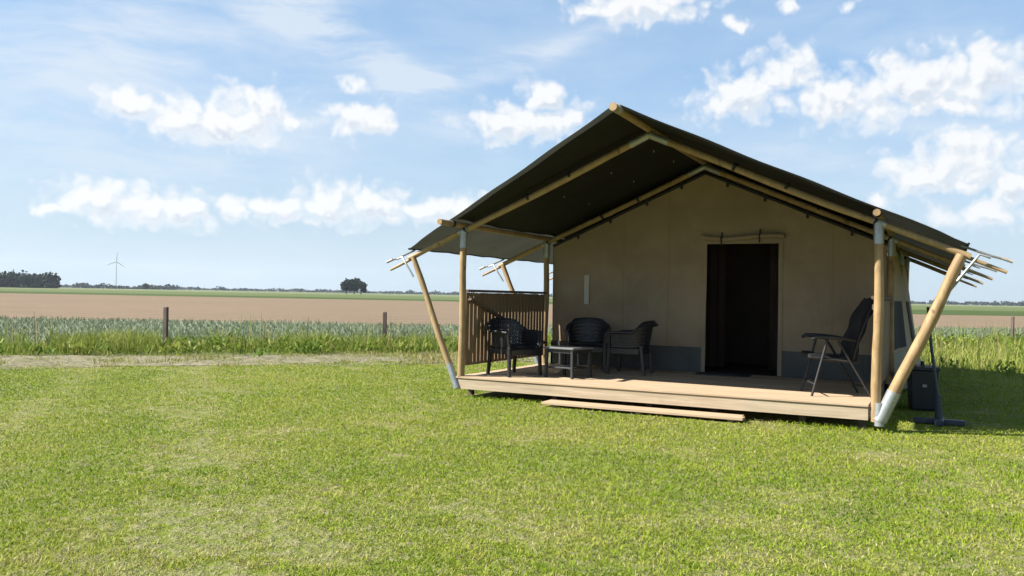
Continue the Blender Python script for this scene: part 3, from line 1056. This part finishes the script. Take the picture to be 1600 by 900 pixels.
for fi, y in enumerate(YB):
    for sx in (-1, 1):
        xp = 0.0 if sx < 0 else W
        ap = (W/2, y, RG-0.035)
        xe = W/2+sx*(W/2+OUT+0.02)
        end = (xe, y, zr(xe)-0.035)
        m = MB()
        m.pole(ap, end, 0.043, 0.037, seed=10+fi*2+sx, segs=14, bend=0.015)
        rf = m.build('rafter', 'pole_wood', tent, True)
        # straps that tie the canvas to the rafter
        for q in (0.30, 0.47, 0.74):
            c0 = Vector(ap).lerp(Vector(end), q)
            dv = (Vector(end)-Vector(ap)).normalized()
            m = MB()
            m.tube([c0-dv*0.018+Vector((0, 0, 0.006)), c0+dv*0.018+Vector((0, 0, 0.006))], 0.052, 12)
            m.build('strap', 'strap_black', rf, True)
        # thin twin prongs that stretch the eave
        d2 = Vector((sx*1.0, 0, -SL)).normalized()
        for k, (dz, L, rr) in enumerate(((0.065, 0.40, 0.013), (-0.03, 0.36, 0.021))):
            s0 = Vector((xe, y+0.02*k, zr(xe)-0.02+dz))
            m = MB()
            m.tube([s0-d2*0.10, s0+d2*L*0.5+Vector((0, 0, 0.012*(1-k))), s0+d2*L+Vector((0, 0, 0.035*(1-k)))], [rr, rr, rr*0.8], 8)
            pr = m.build('prong', 'pole_wood' if k else 'rope', rf, True)
            if not k:
                m = MB()
                m.tube([s0+d2*(L-0.09)+Vector((0, 0, 0.032)), s0+d2*(L+0.015)+Vector((0, 0, 0.036))], 0.019, 8)
                m.build('end_cap', 'white_plastic', pr, True)
        # apex bracket half
        m = MB()
        c0 = Vector(ap)
        m.tube([c0+Vector((sx*0.006, 0, 0.0)), c0.lerp(Vector(end), 0.07)], 0.047, 12)
        m.build('bracket', 'steel', rf, True)
        # eave joint plate
        m = MB()
        q = (W/2)/(W/2+OUT+0.02)
        dv = (Vector(end)-Vector(ap)).normalized()
        c0 = Vector(ap).lerp(Vector(end), q)
        m.tube([c0-dv*0.06, c0+dv*0.08], 0.045, 12)
        m.build('bracket', 'steel', rf, True)
        # upright post with steel head
        zb = DK if sx < 0 or fi else 0.0
        m = MB()
        m.pole((xp, y, zb), (xp, y, H-0.24), 0.049 if sx < 0 else 0.055, 0.047, seed=30+fi*2+sx, segs=10, bend=0.01)
        po = m.build('post', 'pole_wood', tent, True)
        m = MB()
        m.tube([(xp, y, H-0.27), (xp, y, H-0.04)], 0.054, 14)
        m.build('sleeve', 'steel', po, True)
        # slanting leg with steel foot and head bracket
        b0 = Vector((xp+sx*0.075, y-0.02, 0.10))
        b1 = Vector((xp+sx*0.80, y-0.02, zr(xp+sx*0.80)-0.05))
        r_ = 0.046 if sx < 0 else 0.066
        m = MB()
        m.pole(b0.lerp(b1, 0.06), b1, r_, r_*0.86, seed=50+fi*2+sx, segs=10, bend=0.012)
        lg = m.build('leg', 'pole_wood', tent, True)
        m = MB()
        m.tube([b0-(b1-b0)*0.05, b0.lerp(b1, 0.14)], [r_*1.1, r_*1.1], 14)
        m.build('sleeve', 'steel', lg, True)
        if sx > 0:
            m = MB()
            m.tube([(xp+sx*0.035, y-0.03, -0.04), (xp+sx*0.035, y-0.03, 0.21)], 0.052, 14)
            m.build('sleeve', 'steel', po, True)
        m = MB()
        pts = [b0.lerp(b1, 0.84)+Vector((sx*0.075, -0.05, 0)), b0.lerp(b1, 0.93)+Vector((sx*0.12, -0.05, 0.0)), b1+Vector((sx*0.16, -0.04, 0.005)), b1+Vector((sx*0.26, -0.03, -0.03))]
        m.tube(pts, 0.014, 8)
        m.build('bracket', 'steel', lg, True)
        # metal bolt pegs below the canvas
    # toggles under the roof canvas
for x in (1.05, 1.75, 2.35, 2.85, 3.45, 4.05, 4.65):
    for y in (1.05, 2.0):
        m = MB()
        sg = -1 if x < W/2 else 1
        zt = zr(x)+0.055
        m.tube([(x, y, zt+0.05), (x, y, zt+0.015), (x, y, zt-0.015)], [0.003, 0.008, 0.011], 8)
        m.build('toggle', 'white_plastic', roofL if sg < 0 else roofR, True)

# front wall with the door opening
WY = D+0.075
DX0, DX1, DZ = 2.645, 3.705, 2.13
ZSK = 0.53


def wall_y(x, z):
    f = 0.5+0.5*math.sin(x*3.3+1.0)
    return WY+0.014*math.sin(x*2.1+z*1.3)+0.010*math.sin(x*8.5+1.6*z)*f+0.007*math.sin(x*17+z*2.2)*(1-f)*max(0, 1-abs(z-1.0)/1.3)+0.008*math.sin(z*5+x*2.3)


XL, XR = 0.10, W-0.06
WT = lambda x: zr(x)-0.125


def wall_panel(x0, x1, zlo, ztop, name, mat, parent, nx, nz, yo=0.0):
    m = MB()
    def f(u, v):
        x = x0+(x1-x0)*u
        lo = zlo
        hi = ztop(x) if callable(ztop) else ztop
        z = lo+(hi-lo)*v
        return (x, wall_y(x, z)+yo, z)
    m.grid(nx, nz, f, 0.005)
    return m.build(name, mat, parent, True)


fw = wall_panel(XL, DX0, ZSK, WT, 'front_wall', 'wall_canvas', tent, 40, 30)
fw2 = wall_panel(DX1, XR, ZSK, WT, 'front_wall', 'wall_canvas', tent, 24, 30)
fw3 = wall_panel(DX0+0.001, DX1-0.001, DZ, WT, 'front_wall', 'wall_canvas', tent, 20, 12)
wall_panel(XL, DX0, DK+0.006, ZSK+0.03, 'skirt', 'skirt_canvas', fw, 40, 6, -0.012)
wall_panel(DX1, XR, DK+0.006, ZSK+0.03, 'skirt', 'skirt_canvas', fw2, 24, 6, -0.012)
# dark hem of the wall under the rafters
for a, b_, pa in ((XL, W/2, fw), (W/2, XR, fw2)):
    m = MB()
    m.tube([(x, WY-0.02, WT(x)+0.005) for x in np.linspace(a, b_, 16)], 0.024, 8)
    m.build('hem', 'strap_black', pa, True)
for x in (0.55, 1.1, 1.7, 2.25, 2.95, 3.5, 4.1, 4.7):
    m = MB()
    m.box((x, WY-0.05, WT(x)-0.02), (0.035, 0.02, 0.11))
    m.build('tie', 'strap_black', fw if x < DX0 else (fw2 if x > DX1 else fw3))
# vertical seams, faint, stitched proud of the cloth
for x, pa in ((1.32, fw), (2.05, fw), (4.45, fw2)):
    m = MB()
    m.grid(1, 24, lambda u, v, x=x: (x+0.03*(u-.5), wall_y(x+0.03*(u-.5), ZSK+(WT(x)-ZSK)*v)-0.005, ZSK+(WT(x)-ZSK)*v), 0.003)
    m.build('seam', 'seam_canvas', pa, True)
for x, pa in ((DX0-0.03, fw), (DX1+0.03, fw2)):
    m = MB()
    m.grid(1, 20, lambda u, v, x=x: (x+0.06*(u-.5), wall_y(x, DK+(DZ-DK)*v)-0.016-0.004*math.sin(v*17), DK+0.01+(DZ+0.05-DK)*v), 0.006)
    m.build('door_binding', 'wall_canvas', pa, True)
# pale strip on the wall left of the door
m = MB()
m.box((0.70, WY-0.012, 1.41), (0.085, 0.018, 0.47))
m.build('pale_strip', 'pale_patch', fw, bevel=0.004)
m = MB()
m.grid(12, 2, lambda u, v: (0.62+1.1*u, wall_y(0.62+1.1*u, 1.88)-0.007, 1.84+0.09*v), 0.003)
m.build('window_flap', 'wall_canvas', fw, True)
# rolled-up door flap with two ties
m = MB()
pts, rad = [], []
for i in range(25):
    q = i/24
    pts.append((2.57+1.22*q, WY-0.055, 2.235-0.022*math.sin(math.pi*q)-0.02*math.sin(math.pi*2*q)))
    rad.append(0.037+0.006*math.sin(i*1.9)-(0.010 if i in (6, 17) else 0))
m.tube(pts, rad, 12, True, 0.06, 9)
fl = m.build('rolled_door_flap', 'wall_canvas', tent, True)
for q in (6, 17):
    m = MB()
    x, y, z = pts[q]
    m.tube([(x-0.012, y, z), (x+0.012, y, z)], 0.036, 10)
    m.box((x, y-0.01, z-0.06), (0.02, 0.012, 0.07))
    m.box((x, y+0.03, z+0.06), (0.02, 0.012, 0.09))
    m.build('tie', 'strap_black', fl)

# side walls lean outwards a little, with skirt and mesh windows
for sx in (-1, 1):
    xs = XL+0.0 if sx < 0 else XR
    top = lambda y: H-0.03
    def f(u, v, sx=sx, xs=xs):
        y = WY+0.02+(3*D-0.05-WY)*u
        z = ZSK+(H-0.08-ZSK)*v
        k = min(1, u*2.2)
        return (xs+sx*(0.02+0.30*(1-v)*k*0.8+0.012*math.sin(y*6)*(1-v)), y, z)
    m = MB()
    m.grid(26, 14, f, 0.005)
    sw = m.build('side_wall', 'wall_canvas', tent, True)
    m = MB()
    def f2(u, v, sx=sx, xs=xs):
        y = WY+0.02+(3*D-0.05-WY)*u
        z = 0.0+(ZSK+0.03)*v
        k = min(1, u*2.2)
        return (xs+sx*(0.032+0.24*k+0.09*(1-v)*k), y, z)
    m.grid(26, 4, f2, 0.005)
    m.build('skirt', 'skirt_canvas', sw, True)
    for wy0, wy1 in ((WY+0.15, WY+1.75), (WY+2.6, WY+4.2)):
        m = MB()
        def f3(u, v, sx=sx, xs=xs):
            y = wy0+(wy1-wy0)*u
            z = 0.62+0.70*v
            uu = (y-WY-0.02)/(3*D-0.05-WY)
            vv = (z-ZSK)/(H-0.08-ZSK)
            k = min(1, uu*2.2)
            return (xs+sx*(0.034+0.30*(1-vv)*k*0.8+0.012*math.sin(y*6)*(1-vv)), y, z)
        m.grid(10, 6, f3, 0.004)
        m.build('mesh_window', 'mesh_window', sw, True)
# rear wall and groundsheet close the room
m = MB()
m.grid(30, 14, lambda u, v: (XL+(XR-XL)*u, 3*D-0.03+0.01*math.sin(u*20), 0.0+(WT(XL+(XR-XL)*u)-0.0)*v), 0.005)
m.build('rear_wall', 'wall_canvas', tent, True)
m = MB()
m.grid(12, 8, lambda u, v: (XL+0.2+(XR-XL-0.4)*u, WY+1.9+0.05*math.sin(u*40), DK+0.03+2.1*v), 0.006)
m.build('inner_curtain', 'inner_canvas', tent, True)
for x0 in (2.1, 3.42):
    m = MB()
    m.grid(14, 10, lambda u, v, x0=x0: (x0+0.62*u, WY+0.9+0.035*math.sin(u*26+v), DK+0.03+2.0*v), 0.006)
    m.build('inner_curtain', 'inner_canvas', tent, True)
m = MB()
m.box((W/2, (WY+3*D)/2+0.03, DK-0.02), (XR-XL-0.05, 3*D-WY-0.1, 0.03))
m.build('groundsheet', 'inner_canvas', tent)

# ------------------------------------------------------------------ deck
deck = thing('wooden_deck', 'low pale timber deck of long boards under the tent porch', 'deck', (0, 0, 0))
X0, X1 = -0.055, W-0.075
nb = 20
pw = (WY+0.10-0.0)/nb
me = None
for i in range(nb):
    yc = 0.0+pw*(i+0.5)
    if me is None:
        m = MB()
        m.box((0, 0, 0), (X1-X0, pw-0.010, 0.026))
        o = m.build('plank', 'deck_wood', deck, bevel=0.003)
        me = o.data
    else:
        o = bpy.data.objects.new('plank', me)
        COL.objects.link(o)
        o.parent = deck
        md = o.modifiers.new('bevel', 'BEVEL')
        md.width = 0.003
        md.segments = 2
    o.location = ((X0+X1)/2, yc, DK-0.013+random.uniform(-0.0015, 0.0015))
    o.rotation_euler = (0, 0, random.uniform(-0.0004, 0.0004))
m = MB()
m.box((0, 0, 0), (X1-X0-0.004, 0.030, 0.142))
m.build('fascia_board', 'fascia_wood', deck, loc=((X0+X1)/2, 0.034, DK-0.0285-0.071), bevel=0.003)
for x in (X0+0.016, X1-0.016):
    m = MB()
    m.box((0, 0, 0), (0.028, WY-0.0, 0.138))
    m.build('side_board', 'fascia_wood', deck, loc=(x, WY/2+0.045, DK-0.029-0.069), bevel=0.003)
for x in (0.02, 1.3, 2.6, 3.4, 4.42, 5.05):
    for y in (0.30, 1.5, 2.7):
        m = MB()
        m.box((0, 0, 0), (0.07, 0.07, 0.16))
        m.build('support', 'post_wood', deck, loc=(x, y, G+0.03))

# loose step in front of the deck
st_ = thing('wooden_step', 'long pale plank step lying on the grass before the deck', 'step', (2.6, -0.095, G))
m = MB()
m.box((0, -0.075, 0.045), (2.50, 0.145, 0.03))
m.build('plank', 'deck_wood', st_, bevel=0.003)
m = MB()
m.box((-0.02, 0.075, 0.045), (2.46, 0.145, 0.03))
m.build('plank', 'deck_wood', st_, bevel=0.003)
for x in (-1.1, 0, 1.1):
    m = MB()
    m.box((x, 0.02, 0.013), (0.07, 0.22, 0.033))
    m.build('bearer', 'fascia_wood', st_)


# ------------------------------------------------------------------ railings
def railing(name_label, x, brace):
    t = thing('deck_railing', name_label, 'railing', (x, 0.0, DK), 0, 'side railings of the deck')
    y0, y1 = 0.13, 2.70
    m = MB()
    m.box((0, (y0+y1)/2, 1.165), (0.10, y1-y0, 0.036))
    m.build('top_rail', 'post_wood', t, bevel=0.004)
    for z in (0.165, 1.06):
        m = MB()
        m.box((-0.0275 if x < 1 else -0.0275, (y0+y1)/2, z), (0.028, y1-y0, 0.06))
        m.build('cross_rail', 'post_wood', t, bevel=0.003)
    n = 24
    sh = None
    for i in range(n):
        yy = y0+0.05+(y1-y0-0.1)*i/(n-1)
        if sh is None:
            m = MB()
            m.box((0, 0, 0), (0.024, 0.088, 1.0))
            o = m.build('slat', 'rail_wood', t)
            sh = o.data
        else:
            o = bpy.data.objects.new('slat', sh)
            COL.objects.link(o)
            o.parent = t
        o.location = (0.0, yy, 0.64+random.uniform(-0.004, 0.004))
        o.rotation_euler = (random.uniform(-0.006, 0.006), 0, 0)
    if brace:
        m = MB()
        m.bar((0.06, y0+0.02, 1.05), (0.06, y1-0.05, 0.34), 0.03, 0.07, (1, 0, 0))
        m.build('brace', 'post_wood', t)


railing('slatted timber railing on the left side of the deck', 0.0, True)
railing('slatted timber railing on the right side of the deck behind the post', W-0.02, False)

# ------------------------------------------------------------------ woven resin armchairs


def make_armchair():
    """faces +x; base on the floor"""
    t = thing('armchair', 'x', 'chair', (0, 0, 0), 0, 'black woven garden armchairs')
    # plan of the shell: right arm front -> back -> left arm front
    n = 40
    def plan(u, out):
        a = (u-0.5)*2            # -1..1
        if abs(a) > 0.5:
            k = (abs(a)-0.5)/0.5
            x = -0.10+0.34*k
            y = 0.275+out-0.01*k
        else:
            ang = a/0.5*math.pi/2
            x = -0.10-(0.185+out)*math.cos(ang)
            y = (0.275+out)*abs(math.sin(ang))
        return x, math.copysign(y, a)
    def top(u):
        a = abs(u-0.5)*2
        k = max(0, min(1, (a-0.26)/0.32))
        k = k*k*(3-2*k)
        return (0.785-0.05*(a/0.45)**2)*(1-k)+0.605*k-0.012*max(0, a-0.7)/0.3
    def shell(u, v):
        a = abs(u-0.5)*2
        bk = max(0.0, min(1.0, (0.62-a)/0.3))
        out = -0.02+0.028*v
        fz = v/0.74
        if v > 0.74:
            q = (v-0.74)/0.26
            out += (0.045+0.015*bk)*q**1.2
            fz = 1.0+0.03*math.sin(math.pi*q)-0.17*q*q*bk
        x, y = plan(u, out)
        z = 0.37+(top(u)-0.37)*fz
        return Vector((x-0.05*min(1, fz)*max(0, 1-a*1.9), y, z))
    # open basket weave: every cell keeps a frame round a small hole
    m = MB()
    nu, nv = 46, 10
    idx = {}
    def vid(p):
        m.v.append(tuple(p))
        return len(m.v)-1
    base = [[vid(shell(i/nu, j/nv)) for j in range(nv+1)] for i in range(nu+1)]
    for i in range(nu):
        for j in range(nv):
            q = [base[i][j], base[i+1][j], base[i+1][j+1], base[i][j+1]]
            if j in (0,):
                m.f.append(tuple(q))
                continue
            c = sum((Vector(m.v[k]) for k in q), Vector())/4
            e = [(Vector(m.v[q[k]])+Vector(m.v[q[(k+1) % 4]]))/2 for k in range(4)]
            ins = [vid(c.lerp(p, 0.52)) for p in e]
            # diamond hole in the middle
            for k in range(4):
                m.f.append((q[k], q[(k+1) % 4], ins[k]))
                m.f.append((q[(k+1) % 4], ins[(k+1) % 4], ins[k]))
    o = m.build('woven_shell', 'resin', t, True)
    md = o.modifiers.new('solid', 'SOLIDIFY')
    md.thickness = 0.010
    # rolled rim
    m = MB()
    pts = [shell(i/48, 1.0)+Vector((0, 0, 0.006)) for i in range(49)]
    m.tube(pts, 0.019, 8)
    m.build('rim', 'resin', t, True)
    # seat with rounded front and apron
    m = MB()
    def seat(u, v):
        x = -0.25+0.52*u
        hw = 0.265*(1-0.22*max(0, 0.35-u)/0.35)
        y = (v-0.5)*2*hw
        z = 0.405-0.018*math.sin(math.pi*v)*math.sin(math.pi*min(1, u*1.1))-(0.05*((u-0.88)/0.12)**2 if u > 0.88 else 0)
        return (x, y, z)
    m.grid(14, 10, seat, 0.02)
    m.build('seat', 'resin', t, True)
    m = MB()
    m.grid(8, 2, lambda u, v: (0.262+0.012*math.sin(math.pi*u), (u-.5)*0.5, 0.29+0.075*v), 0.016)
    for sy in (-1, 1):
        m.grid(6, 2, lambda u, v, sy=sy: (-0.2+0.44*u, sy*0.262, 0.30+0.075*v), 0.016)
    m.grid(6, 2, lambda u, v: (-0.235, (u-.5)*0.42, 0.30+0.075*v), 0.016)
    m.build('apron', 'resin', t, True)
    # legs: front ones rise to the arm ends
    for sy in (-1, 1):
        m = MB()
        m.bar((0.255, sy*0.278, 0.0), (0.243, sy*0.272, 0.40), 0.042, 0.042, (0, 1, 0))
        m.bar((0.243, sy*0.275, 0.401), (0.238, sy*0.305, 0.60), 0.038, 0.03, (0, 1, 0))
        m.build('leg', 'resin', t, bevel=0.006)
        m = MB()
        m.bar((-0.275, sy*0.235, 0.0), (-0.222, sy*0.225, 0.40), 0.042, 0.042, (0, 1, 0))
        m.build('leg', 'resin', t, bevel=0.006)
    return t


ch = make_armchair()
spots = [(0.49, 0.66, math.radians(-24), 'black woven armchair beside the left railing, angled towards the low table'),
         (1.02, 2.10, math.radians(-72), 'black woven armchair against the tan wall, facing out behind the low table'),
         (1.76, 1.95, math.radians(183), 'black woven armchair seen side-on, right of the low table')]
for i, (x, y, a, lab) in enumerate(spots):
    c = ch if i == 0 else copy_tree(ch)
    c.location = (x, y, DK+0.002)
    c.rotation_euler = (0, 0, a)
    c['label'] = lab

# ------------------------------------------------------------------ low table
tb = thing('side_table', 'low dark square resin table between the armchairs', 'table', (1.24, 0.86, DK+0.002), math.radians(-12))
tb.scale = (0.86, 0.86, 1.0)
m = MB()
hw = 0.29
prof = [(hw-0.012, 0.388), (hw, 0.396), (hw, 0.408), (hw-0.01, 0.416)]
for q, z in prof:
    m.v += [(-q, -q, z), (q, -q, z), (q, q, z), (-q, q, z)]
for i in range(3):
    for j in range(4):
        jj = (j+1) % 4
        m.f.append((i*4+j, i*4+jj, (i+1)*4+jj, (i+1)*4+j))
m.f.append((12, 13, 14, 15))
m.f.append((3, 2, 1, 0))
m.build('table_top', 'table_top', tb)
m = MB()
for a in range(4):
    R = Matrix.Rotation(a*math.pi/2, 3, 'Z')
    m.box(R @ Vector((0, -0.235, 0.362)), (0.45, 0.018, 0.048), R)
m.build('apron', 'table_resin', tb)
for sx in (-1, 1):
    for sy in (-1, 1):
        m = MB()
        m.bar((sx*0.255, sy*0.255, 0), (sx*0.245, sy*0.245, 0.387), 0.042, 0.042, (0, 1, 0))
        m.build('leg', 'table_resin', tb, bevel=0.004)
m = MB()
m.box((0, 0, 0.135), (0.455, 0.455, 0.022))
m.build('lower_shelf', 'table_resin', tb, bevel=0.004)

# ------------------------------------------------------------------ folding recliner
rc = thing('reclining_chair', 'black folding recliner with high padded back at the right post', 'chair', (4.72, 0.88, DK+0.002), math.radians(20))
hwid = 0.275
# padded seat and back: curved slabs
m = MB()
def rseat(u, v):
    x = -0.36+0.50*u
    y = (v-.5)*2*(hwid-0.03)
    z = 0.475-0.055*u+0.014*math.sin(math.pi*u*3)-0.02*math.sin(math.pi*v)
    return (x, y, z)
m.grid(12, 6, rseat, 0.045)
m.build('seat', 'cushion', rc, True)
m = MB()
def rback(u, v):
    # u along the back, v across; the top is rounded
    x = 0.12+0.25*u-0.035*math.sin(math.pi*u)
    z = 0.42+0.72*u
    wdt = (hwid-0.03)*(1.0 if u < 0.8 else math.sqrt(max(0.0, 1-((u-0.8)/0.2)**2))*0.55+0.45)
    y = (v-.5)*2*wdt
    return (x+0.012*math.sin(math.pi*u*5)-0.025*math.sin(math.pi*v), y, z)
m.grid(20, 8, rback, 0.075)
m.build('backrest', 'cushion', rc, True)
for sy in (-1, 1):
    y = sy*hwid
    m = MB()
    m.tube([(-0.35, y, 0.665), (-0.30, y, 0.695), (-0.1, y, 0.690), (0.06, y, 0.675), (0.15, y, 0.655)], [0.018, 0.024, 0.024, 0.022, 0.015], 8)
    m.build('armrest', 'dark_tube', rc, True)
    m = MB()
    m.tube([(-0.36, y*0.97, 0.455), (0.14, y*0.97, 0.405), (0.18, y*0.97, 0.42)], 0.014, 8)
    m.build('seat_rail', 'dark_tube', rc, True)
    m = MB()
    m.tube([(0.12, y*0.95, 0.43), (0.18, y*0.97, 0.68), (0.27, y*0.97, 0.93), (0.34, y*0.85, 1.09)], 0.013, 8)
    m.build('back_rail', 'dark_tube', rc, True)
    m = MB()
    m.tube([(-0.345, y, 0.0), (-0.18, y, 0.655)], 0.015, 8)
    m.build('leg', 'dark_tube', rc, True)
    m = MB()
    m.tube([(0.33, y*1.04, 0.0), (-0.06, y*1.04, 0.655)], 0.015, 8)
    m.build('leg', 'dark_tube', rc, True)
m = MB()
m.tube([(-0.31, -hwid, 0.14), (-0.31, hwid, 0.14)], 0.011, 8)
m.build('stretcher', 'dark_tube', rc, True)
m = MB()
m.tube([(0.265, -hwid*1.04, 0.11), (0.265, hwid*1.04, 0.11)], 0.011, 8)
m.build('stretcher', 'dark_tube', rc, True)

# ------------------------------------------------------------------ small things
dm = thing('door_mat', 'thin dark door mat on the deck before the tent door', 'door mat', (2.98, 2.60, DK+0.0025))
m = MB()
m.box((0, 0, 0.007), (0.72, 0.26, 0.014))
m.build('mat', 'mat_fibre', dm, bevel=0.003)
m = MB()
for sx in (-1, 1):
    m.box((sx*0.372, 0, 0.006), (0.024, 0.30, 0.012))
for sy in (-1, 1):
    m.box((0, sy*0.142, 0.006), (0.72, 0.024, 0.012))
m.build('border', 'strap_black', dm)

ps = thing('parasol_stand', 'dark blue parasol foot with bare leaning pole in the shade right of the tent', 'parasol stand', (5.82, 1.02, G))
m = MB()
for i in range(2):
    m.bar((-0.27 if i == 0 else 0, 0 if i == 0 else -0.2, 0.035), (0.27 if i == 0 else 0, 0 if i == 0 else 0.2, 0.035), 0.10, 0.06+0.006*i, (0, 0, 1))
m.build('base', 'stand_paint', ps, bevel=0.012)
m = MB()
m.tube([(0, 0, 0.06), (-0.01, 0.0, 0.34)], [0.042, 0.036], 12)
m.build('collar', 'stand_paint', ps, True)
m = MB()
m.tube([(-0.01, 0, 0.30), (-0.09, 0.10, 0.9), (-0.13, 0.16, 1.35)], 0.017, 10)
m.build('pole', 'stand_paint', ps, True)

bx = thing('storage_box', 'dark navy plastic box with lid beside the right tent wall', 'box', (5.62, 2.45, G), math.radians(8))
m = MB()
for z, a, b_ in ((0.0, 0.13, 0.20), (0.03, 0.145, 0.215), (0.52, 0.165, 0.24)):
    m.v += [(-a, -b_, z), (a, -b_, z), (a, b_, z), (-a, b_, z)]
for i in range(2):
    for j in range(4):
        jj = (j+1) % 4
        m.f.append((i*4+j, i*4+jj, (i+1)*4+jj, (i+1)*4+j))
m.f.append((3, 2, 1, 0))
m.f.append((8, 9, 10, 11))
m.build('body', 'navy_plastic', bx, bevel=0.012)
m = MB()
m.box((0, 0, 0.545), (0.36, 0.51, 0.045))
ld = m.build('lid', 'navy_plastic', bx, bevel=0.012)
m = MB()
m.tube([(0, -0.11, 0.57), (0, -0.09, 0.62), (0, 0.09, 0.62), (0, 0.11, 0.57)], 0.012, 8)
m.build('handle', 'navy_plastic', ld, True)
m = MB()
m.box((0.0, -0.238, 0.33), (0.05, 0.012, 0.035))
m.build('latch', 'white_plastic', bx)

# ------------------------------------------------------------------ air over the plain
hz = bpy.data.materials.new('haze_air')
hz.use_nodes = True
t = hz.node_tree
for n in list(t.nodes):
    t.nodes.remove(n)
out = t.nodes.new('ShaderNodeOutputMaterial')
pv = t.nodes.new('ShaderNodeVolumePrincipled')
pv.inputs['Color'].default_value = (0.80, 0.90, 1.0, 1)
pv.inputs['Density'].default_value = 0.00008
pv.inputs['Anisotropy'].default_value = 0.2
t.links.new(pv.outputs[0], out.inputs['Volume'])
MATS['haze_air'] = hz
m = MB()
m.box((0, 0, (120+G-1.2)/2), (2*B+40, 2*B+40, 120-(G-1.2)))
hb = m.build('haze', 'haze_air')
tag(hb, 'pale summer haze over the plain', 'haze', kind='stuff')
